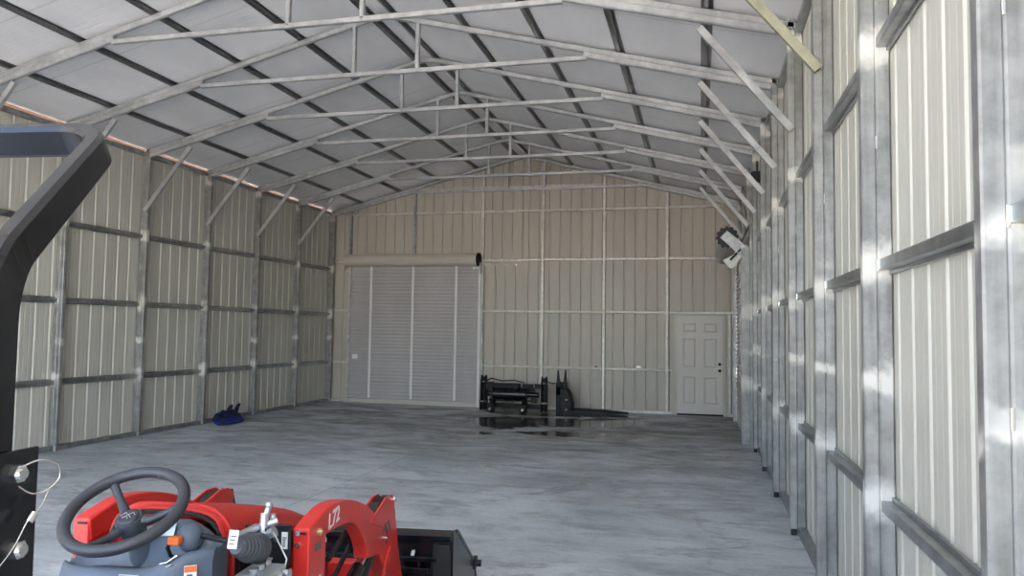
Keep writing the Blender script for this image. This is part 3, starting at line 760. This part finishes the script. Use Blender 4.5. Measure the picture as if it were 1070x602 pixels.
# --- chassis, axles, wheels
MB().box((-.13, -.95, .32), (.13, 1.05, .52)).build('chassis', M['black_dull'], TR, bevel=.02)
MB().box((-.42, -.55, .34), (.42, .05, .38)).build('foot_platform', M['black_dull'], TR, bevel=.01)
MB().bar((-.40, 1.0, .28), (.40, 1.0, .28), .10, .10).build('front_axle', M['black_dull'], TR, bevel=.01)
MB().bar((-.42, -.82, .45), (.42, -.82, .45), .16, .16).build('rear_axle', M['black_dull'], TR, bevel=.02)
def wheel(x, y, R_, wd, name):
    s = 1 if x > 0 else -1
    ty = MB().lathe([(-wd / 2, R_ * .60), (-wd / 2 - .004, R_ * .78), (-wd * .44, R_ * .93), (-wd * .3, R_ * .965), (wd * .3, R_ * .965), (wd * .44, R_ * .93), (wd / 2 + .004, R_ * .78), (wd / 2, R_ * .60)], (x, y, R_), (1, 0, 0), 48)
    nl = 18
    for i in range(nl):
        for sd in (-1, 1):
            q = 2 * PI * (i + (.5 if sd > 0 else 0)) / nl
            R3 = Matrix.Translation((x, y, R_)) @ Matrix.Rotation(q, 4, 'X') @ Matrix.Translation((sd * wd * .23, 0, R_ * .965)) @ Matrix.Rotation(sd * .7, 4, 'Z')
            ty.box((-wd * .27, -.012, -.01), (wd * .27, .012, R_ * .035), R3)
    t = ty.build(name, M['rubber'], TR)
    MB().lathe([(-wd * .42, R_ * .60), (-wd * .30, R_ * .56), (-.01, R_ * .50), (.02 * s, R_ * .2), (wd * .30, R_ * .56), (wd * .42, R_ * .60)] if True else [], (x, y, R_), (1, 0, 0), 36).build('wheel_rim', M['white_paint'], t)
    return t
for s in (-1, 1):
    wheel(s * .47, 1.0, .28, .19, 'front_wheel'); wheel(s * .50, -.82, .46, .28, 'rear_wheel')
    fd = [[V(s * x, -.82 + .53 * math.cos(q), .46 + .53 * math.sin(q)) for q in [math.radians(10 + 150 * i / 14) for i in range(15)]] for x in (.30, .66)]
    MB().loft(fd, False, False, True).build('fender', M['red_plastic'], TR, solid=.012)
MB().box((-.21, -.88, .56), (.21, -.50, .66)).build('seat_cushion', M['seat'], TR, bevel=.04, seg=3)
MB().box((-.20, -.98, .62), (.20, -.90, .98)).build('seat_back', M['seat'], TR, bevel=.035, seg=3)
# --- roll bar
xo = .496; e = V(0, .815, .579); nrm = V(0, -.579, .815)
def fillet(A, B, Cc, r, n=9):
    d1 = (A - B).normalized(); d2 = (Cc - B).normalized(); ang = math.acos(max(-1, min(1, d1.dot(d2))))
    t = r / math.tan(ang / 2); bis = (d1 + d2).normalized(); cc = B + bis * (r / math.sin(ang / 2))
    p0, p1 = B + d1 * t, B + d2 * t; u = (p0 - cc).normalized(); v_ = (p1 - cc).normalized(); tot = math.acos(max(-1, min(1, u.dot(v_))))
    return [cc + (u * math.sin(tot * (1 - k / n)) + v_ * math.sin(tot * k / n)) / math.sin(tot) * r for k in range(n + 1)]
Pb = V(xo, -1.078, 1.745); Pc = V(.345, -.587, 2.089); Pc.x = .335
lowp = V(xo, -1.078, 1.30)
pts = [lowp] + fillet(lowp, Pb, Pc, .16, 8); ups = [V(0, -1, 0)] + [V(0, -1, 0).lerp(nrm, k / 8) for k in range(9)]
fl2 = fillet(Pb, Pc, V(-1, Pc.y, Pc.z), .14, 14); pts += fl2; ups += [nrm] * len(fl2)
allp = pts + [V(-q.x, q.y, q.z) for q in pts[::-1]]; allu = ups + ups[::-1]
rb = MB().sweep(allp, rsect(.042, .074, .009), lambda i: allu[i]).build('roll_bar', M['black_paint'], TR)
for pl in rb.data.polygons: pl.use_smooth = False
for s in (-1, 1):
    x = s * xo
    MB().bar((x, -1.078, .40), (x, -1.078, 1.36), .034, .060, (0, 1, 0)).build('roll_bar_post', M['black_paint'], TR)
    br = MB().box((x - .030, -1.135, 1.14), (x - .022, -1.0, 1.455)).box((x + .022, -1.135, 1.14), (x + .030, -1.0, 1.455)).box((x - .03, -1.14, 1.14), (x + .03, -1.132, 1.43))
    br.build('hinge_bracket', M['black_paint'], TR, bevel=.003)
    xf = x + s * .030
    for z, y in ((1.418, -1.053), (1.295, -1.046)):
        MB().cyl((xf, y, z), (xf + s * .012, y, z), .0155, n=6, smooth=False).cyl((xf + s * .012, y, z), (xf + s * .018, y, z), .009).build('hinge_bolt', M['chrome'], TR)
    MB().box((xf, -1.098, 1.15), (xf + s * .006, -1.088, 1.43)).build('bracket_rib', M['black_paint'], TR)
xf = xo + .045
def cat3(P_, n=6):
    P_ = [Vector(q) for q in P_]; out = []
    for i in range(len(P_) - 1):
        p0, p1, p2, p3 = P_[max(0, i - 1)], P_[i], P_[i + 1], P_[min(len(P_) - 1, i + 2)]
        for k in range(n):
            t = k / n; out.append((2 * p1 + (p2 - p0) * t + (2 * p0 - 5 * p1 + 4 * p2 - p3) * t * t + (3 * p1 - p0 - 3 * p2 + p3) * t ** 3) * .5)
    out.append(P_[-1]); return out
MB().tube(cat3([(xf, -1.055, 1.43), (xf + .012, -1.03, 1.437), (xf + .014, -.995, 1.425), (xf + .012, -.985, 1.40), (xf + .006, -1.005, 1.383), (xf + .002, -1.035, 1.383), (xf, -1.062, 1.40)]), .0014, 8).build('lynch_pin_ring', M['chrome'], TR)
MB().tube(cat3([(xf + .006, -1.0, 1.385), (xf + .008, -1.02, 1.36), (xf + .006, -1.045, 1.342), (xf + .006, -1.075, 1.305), (xf + .006, -1.12, 1.275), (xf, -1.17, 1.265)]), .0011, 8).build('pin_lanyard', M['chrome'], TR)
MB().cyl((xf + .007, -1.034, 1.351), (xf + .007, -1.046, 1.339), .007, n=12).build('lanyard_crimp', M['chrome'], TR)
# --- loader
def catmull(P_, n=5):
    out = []
    for i in range(len(P_) - 1):
        p0, p1, p2, p3 = P_[max(0, i - 1)], P_[i], P_[i + 1], P_[min(len(P_) - 1, i + 2)]
        for k in range(n):
            t = k / n; out.append(tuple(.5 * (2 * p1[j] + (p2[j] - p0[j]) * t + (2 * p0[j] - 5 * p1[j] + 4 * p2[j] - p3[j]) * t * t + (3 * p1[j] - p0[j] - 3 * p2[j] + p3[j]) * t ** 3) for j in (0, 1)))
    out.append(tuple(P_[-1])); return out
TOPL = catmull([(.60, .990), (.69, .988), (.82, .970), (.96, .933), (1.10, .880), (1.20, .828)])
INNER = catmull([(1.10, .655), (1.08, .71), (1.035, .765), (.97, .82), (.91, .852), (.844, .872), (.70, .888)])
for s in (-1, 1):
    a, b = (.385, .45) if s > 0 else (-.45, -.385)
    # mast and curved boom in one welded side profile; cut in pieces so that each stays a clean outline
    up_ = MB().prism([(.42, .40), (.585, .40), (.585, .94), (.50, .972), (.42, .955)], a + (.004 if s > 0 else 0), b - (0 if s > 0 else .004))
    st = up_.build('loader_mast', M['red'], TR, bevel=.006)
    c0 = .38 if s > 0 else -.455
    MB().box((c0 + .024, .4155, .934), (c0 + .058, .4205, .942)).build('mast_slot', M['black_dull'], st)
    bo = [(.42, .952), (.50, .972)] + TOPL + [(1.30, .805), (1.42, .835), (1.49, .825), (1.55, .72), (1.608, .573), (1.697, .395), (1.80, .18), (1.78, .09), (1.70, .09), (1.60, .22), (1.45, .43), (1.28, .625), (1.16, .645)] + INNER + [(.585, .893), (.43, .87)]
    arm = MB().prism(bo, a + .0015, b - .0015 + .003).build('loader_arm', M['red'], TR, bevel=.007, seg=3)
    # knee lugs with the dark pad between them
    for x in (a - .004, b - .004):
        MB().prism([(1.12, .80), (1.17, .822), (1.36, .866), (1.45, .860), (1.51, .828), (1.50, .76), (1.30, .74)], x, x + .010).build('knee_lug', M['red'], arm, bevel=.003)
    MB().prism([(1.22, .77), (1.30, .852), (1.43, .856), (1.485, .80)], a + .010, b - .010).build('knee_pad', M['black_dull'], arm, bevel=.006)
    xs_ = b + .006 if s > 0 else a - .006
    MB().cyl((xs_ - s * .004, 1.475, .832), (xs_ + s * .012, 1.475, .832), .014).build('pivot_pin', M['chrome'] if s > 0 else M['red'], arm)
    MB().prism([(1.50, .84), (1.515, .842), (1.62, .575), (1.71, .395), (1.815, .18), (1.80, .17), (1.70, .39), (1.612, .568)], a + .004, b - .004).build('arm_edge_hose', M['rubber'], arm)
    # cylinders
    xi = a + .03 if s > 0 else b - .03
    MB().cyl((xi, .62, .47), (xi, 1.08, .62), .030).build('lift_cylinder', M['black_paint'], TR)
    MB().cyl((xi, 1.08, .62), (xi, 1.27, .69), .017).build('cylinder_rod', M['chrome'], TR)
    MB().cyl((xi - s * .0, 1.30, .70), (xi, .98, .50), .036).cyl((xi, 1.30, .70), (xi, 1.34, .725), .02).build('tilt_cylinder', M['black_paint'], TR)
    MB().cyl((xi, .90, .45), (xi, 1.0, .51), .016).build('cylinder_rod', M['chrome'], TR)
    MB().prism([(1.34, .565), (1.42, .625), (1.45, .60), (1.40, .54), (1.32, .44), (1.27, .46)], b + .001 if s > 0 else a - .016, b + .016 if s > 0 else a - .001).build('bell_crank', M['red'], TR, bevel=.005)
    MB().cyl((b + .0 if s > 0 else a, 1.37, .675), (b + .014 if s > 0 else a - .014, 1.37, .675), .011).build('arm_bolt', M['chrome'], TR)
    # cross hoses
    MB().tube([(xi - s * .03, .60, .80), (xi - s * .05, .85, .72), (xi - s * .05, 1.05, .78), (xi - s * .045, 1.2, .66), (xi - s * .04, 1.35, .55)], .011).build('hydraulic_hose', M['rubber'], TR)
    MB().tube([(xi - s * .03, .60, .73), (xi - s * .07, .8, .60), (xi - s * .07, 1.0, .62), (xi - s * .05, 1.15, .72)], .011).build('hydraulic_hose', M['rubber'], TR)
# marks on the right boom
def text_mesh(txt, size, name, mat, parent, base, ux, uy, ext=.0012, shear=.0):
    cu = bpy.data.curves.new('t', 'FONT'); cu.body = txt; cu.size = size; cu.extrude = ext; cu.shear = shear; cu.offset = .0012
    ob = bpy.data.objects.new('t', cu); C.objects.link(ob)
    dg = bpy.context.evaluated_depsgraph_get(); me = bpy.data.meshes.new_from_object(ob.evaluated_get(dg)); bpy.data.objects.remove(ob)
    ux = Vector(ux).normalized(); uy = Vector(uy).normalized(); nz = ux.cross(uy)
    R4 = Matrix((ux, uy, nz)).transposed().to_4x4(); R4.translation = Vector(base); me.transform(R4)
    me.materials.clear(); me.materials.append(M[mat]); o = bpy.data.objects.new(name, me); link(o, parent); return o
xr = .4535
text_mesh('L72', .082, 'model_lettering', 'white', TR, (xr, .595, .906), (0, 1, .10), (0, -.1, 1), .0008, .15)
em = MB()
for pts in ([(1.30, .80), (1.345, .81), (1.36, .78), (1.33, .75)], [(1.33, .79), (1.40, .77), (1.42, .73)], [(1.345, .77), (1.38, .73), (1.375, .69)]):
    em.sweep([V(xr, 1.37 + (q[0] - 1.36) * 1.25, .715 + (q[1] - .75) * 1.25) for q in pts], rsect(.018, .0015, .0004), (1, 0, 0))
em.build('emblem_decal', M['bellow'], TR)
MB().cyl((xr - .002, .50, .925), (xr + .008, .50, .925), .013).cyl((xr + .006, .50, .925), (xr + .013, .50, .925), .007).build('mast_bolt', M['brass'], TR)
MB().box((xr - .002, .475, .86), (xr - .0005, .525, .885)).build('mast_label', M['ink'], TR)
MB().cyl((xr - .002, .50, .765), (xr + .008, .50, .765), .010).build('mast_bolt', M['chrome'], TR)
MB().cyl((xr - .06, .60, .86), (xr - .03, .64, .86), .014).build('hose_fitting', M['chrome'], TR)
# torque tube between the arms
MB().bar((-.39, 1.60, .45), (.39, 1.60, .45), .08, .08, (0, 0, 1)).build('cross_tube', M['red'], TR)
# --- bucket
BK = M['black_paint']
prof = [(1.93, .56), (1.90, .53), (1.905, .40), (1.91, .20), (1.95, .08), (2.02, .02), (2.10, .005), (2.64, .0)]
inn = [(2.64, .012), (2.10, .017), (2.03, .032), (1.962, .09), (1.922, .20), (1.917, .40), (1.912, .53), (1.94, .55)]
bk = MB().prism(prof + inn, -.67, .67).build('bucket', BK, TR)
for s in (-1, 1):
    x = s * .67
    MB().prism([(1.90, .565), (1.99, .565), (2.05, .54), (2.60, .22), (2.68, .10), (2.68, .0), (2.05, .0), (1.94, .07), (1.90, .20)], x - .006, x + .006).build('side_plate', BK, bk, bevel=.002)
    MB().sweep([V(x + s * .004, 1.99, .556), V(x + s * .004, 2.05, .532), V(x + s * .004, 2.60, .215), V(x + s * .004, 2.67, .10)], rsect(.022, .012, .002), (1, 0, 0)).build('edge_strip', BK, bk)
    MB().box((x + s * .004 - .012, 2.585, .17), (x + s * .004 + .012, 2.66, .235)).cyl((x, 2.62, .20), (x + s * .045, 2.62, .20), .022, n=8, smooth=False).build('side_cutter_bolt', M['black_dull'], bk)
MB().box((-.67, 1.86, .535), (.67, 1.985, .562)).build('top_flange', BK, bk, bevel=.003)
MB().box((-.6, 1.84, .425), (.60, 1.90, .45)).box((-.67, 1.885, .45), (.67, 1.905, .535)).build('rear_bar', BK, bk, bevel=.003)
for x in (-.50, -.42, -.34, .34, .42, .50, .57):
    MB().prism([(1.90, .43), (1.85, .43), (1.83, .30), (1.82, .08), (1.93, .06)], x - .006, x + .006).build('rear_rib', BK, bk)
for x in (.62, -.62):
    MB().box((x - .045, 1.84, .03), (x + .045, 1.91, .52)).build('corner_post', M['black_dull'], bk, bevel=.004)
MB().box((.40, 1.815, .16), (.56, 1.85, .40)).build('hitch_plate', BK, bk, bevel=.004)
MB().cyl((.44, 1.81, .30), (.44, 1.79, .30), .014).cyl((.50, 1.81, .24), (.50, 1.79, .24), .014).build('hitch_bolt', M['chrome'], bk)
MB().prism([(1.85, .455), (1.87, .475), (1.885, .475), (1.86, .452)], .455, .472).build('grease_tab', M['hyd'], bk)
# --- joystick valve on the right side
vb = MB().prism([(.215, .968), (.396, .976), (.396, .84), (.355, .76), (.215, .70)], .38, .392, 'y').build('valve_mount_plate', M['black_dull'], TR, bevel=.004)
for x, z in ((.315, .938), (.350, .927), (.34, .80)):
    MB().cyl((x, .38, z), (x, .368, z), .0095).build('plate_bolt', M['chrome'], TR)
for z in (.940, .898):
    MB().cyl((.409, .421, z), (.409, .408, z), .0095).build('mast_plate_bolt', M['chrome'], TR)
decal('plate_label', (.376, .3795, .922), (1, 0, 0), (0, 0, 1), .022, .058, TR, False, 5)
ax0, ax1 = V(.352, .068, .985), V(.366, .190, .948); d = (ax1 - ax0); L_ = d.length
pf = []
for i in range(9):
    t = L_ * (.10 + .9 * i / 8)
    r_ = .028 + .016 * min(1, i / 4); pf += [(t, r_), (t + L_ * .045, r_ + .0035), (t + L_ * .06, r_ - .0035)]
MB().lathe([(0, .022)] + pf, ax0, d, 28).build('lever_bellows', M['bellow'], TR)
MB().cyl((.35, .24, .965), (.40, .24, .99), .016).cyl((.33, .10, 1.0), (.34, .24, 1.0), .014).build('valve_cap', M['hyd'], TR, bevel=.004)
vv = MB().box((.33, .06, .72), (.44, .25, .885))
for i in range(4):
    y = .075 + i * .05
    vv.cyl((.44, y, .86), (.463, y, .86), .015, n=8, smooth=False).cyl((.44, y, .80), (.468, y, .80), .017, n=8, smooth=False).cyl((.385, y - .0, .885), (.385, y, .905), .014, n=8, smooth=False)
vv.cyl((.36, .05, .87), (.36, .02, .86), .02).cyl((.41, .06, .80), (.41, .03, .80), .018)
vv.build('control_valve', M['hyd'], TR, bevel=.004)
decal('valve_label', (.352, .050, 1.012), (1, .3, -.1), (0, .2, 1), .028, .055, TR, False, 3)
MB().cyl((.225, .10, 1.005), (.345, .075, .995), .009).build('lever_shaft', M['black_dull'], TR)
js = MB().cyl((.36, .235, .955), (.36, .25, 1.045), .014).cyl((.36, .25, 1.02), (.368, .262, 1.066), .010).ball((.368, .262, 1.068), .013, 12).cyl((.345, .245, 1.0), (.40, .262, 1.02), .011).cyl((.375, .27, .97), (.38, .27, 1.04), .009)
js.build('lever_linkage', M['hyd'], TR)
MB().tube([(.372, .235, 1.0), (.385, .21, .92), (.40, .17, .80), (.40, .15, .70)], .0025, 8).build('control_cable', M['black_dull'], TR)
MB().tube([(.40, .23, .99), (.44, .25, .90), (.43, .20, .76), (.40, .18, .66)], .003, 8).build('control_cable', M['hyd'], TR)

# ------------------------------------------------------------------ camera
f_, pitch, yaw, roll, hcam = 795.009, .0564, .2436, -.0143, 1.6603
fw = V(-math.sin(yaw) * math.cos(pitch), math.cos(yaw) * math.cos(pitch), math.sin(pitch))
rt = V(math.cos(yaw), math.sin(yaw), 0); up = rt.cross(fw)
r2 = rt * math.cos(roll) - up * math.sin(roll); u2 = up * math.cos(roll) + rt * math.sin(roll)
cam = bpy.data.cameras.new('camera'); co = bpy.data.objects.new('camera', cam); C.objects.link(co)
m = Matrix((r2, u2, -fw)).transposed().to_4x4(); m.translation = V(0, 0, hcam); co.matrix_world = m
cam.sensor_fit = 'HORIZONTAL'; cam.sensor_width = 36; cam.lens = f_ / 1070 * 36; cam.clip_start = .02; cam.clip_end = 300
SC.camera = co

# ------------------------------------------------------------------ light: daylight through the open front
w = bpy.data.worlds.new('sky'); SC.world = w; w.use_nodes = True; nt = w.node_tree
bg = nt.nodes['Background']; sky = nt.nodes.new('ShaderNodeTexSky'); sky.sky_type = 'NISHITA'; sky.sun_disc = False
sky.sun_elevation = math.radians(48); sky.sun_rotation = math.radians(100); sky.dust_density = 2.0; sky.air_density = 1.0
nt.links.new(sky.outputs[0], bg.inputs[0]); bg.inputs[1].default_value = .35
sl = bpy.data.lights.new('sun', 'SUN'); sl.energy = 6.0; sl.angle = math.radians(1.0); sl.color = (1, .93, .82)
so = bpy.data.objects.new('sun', sl); C.objects.link(so)
so.rotation_euler = (Vector((math.cos(math.radians(0)) * .55, .30, -.78))).to_track_quat('-Z', 'Y').to_euler()

SC.cycles.use_denoising = True
SC.cycles.max_bounces = 14; SC.cycles.diffuse_bounces = 9; SC.cycles.glossy_bounces = 6
SC.view_settings.view_transform = 'Standard'; SC.view_settings.look = 'None'; SC.view_settings.gamma = 1
SC.view_settings.use_curve_mapping = False
SC.view_settings.exposure = 2.35
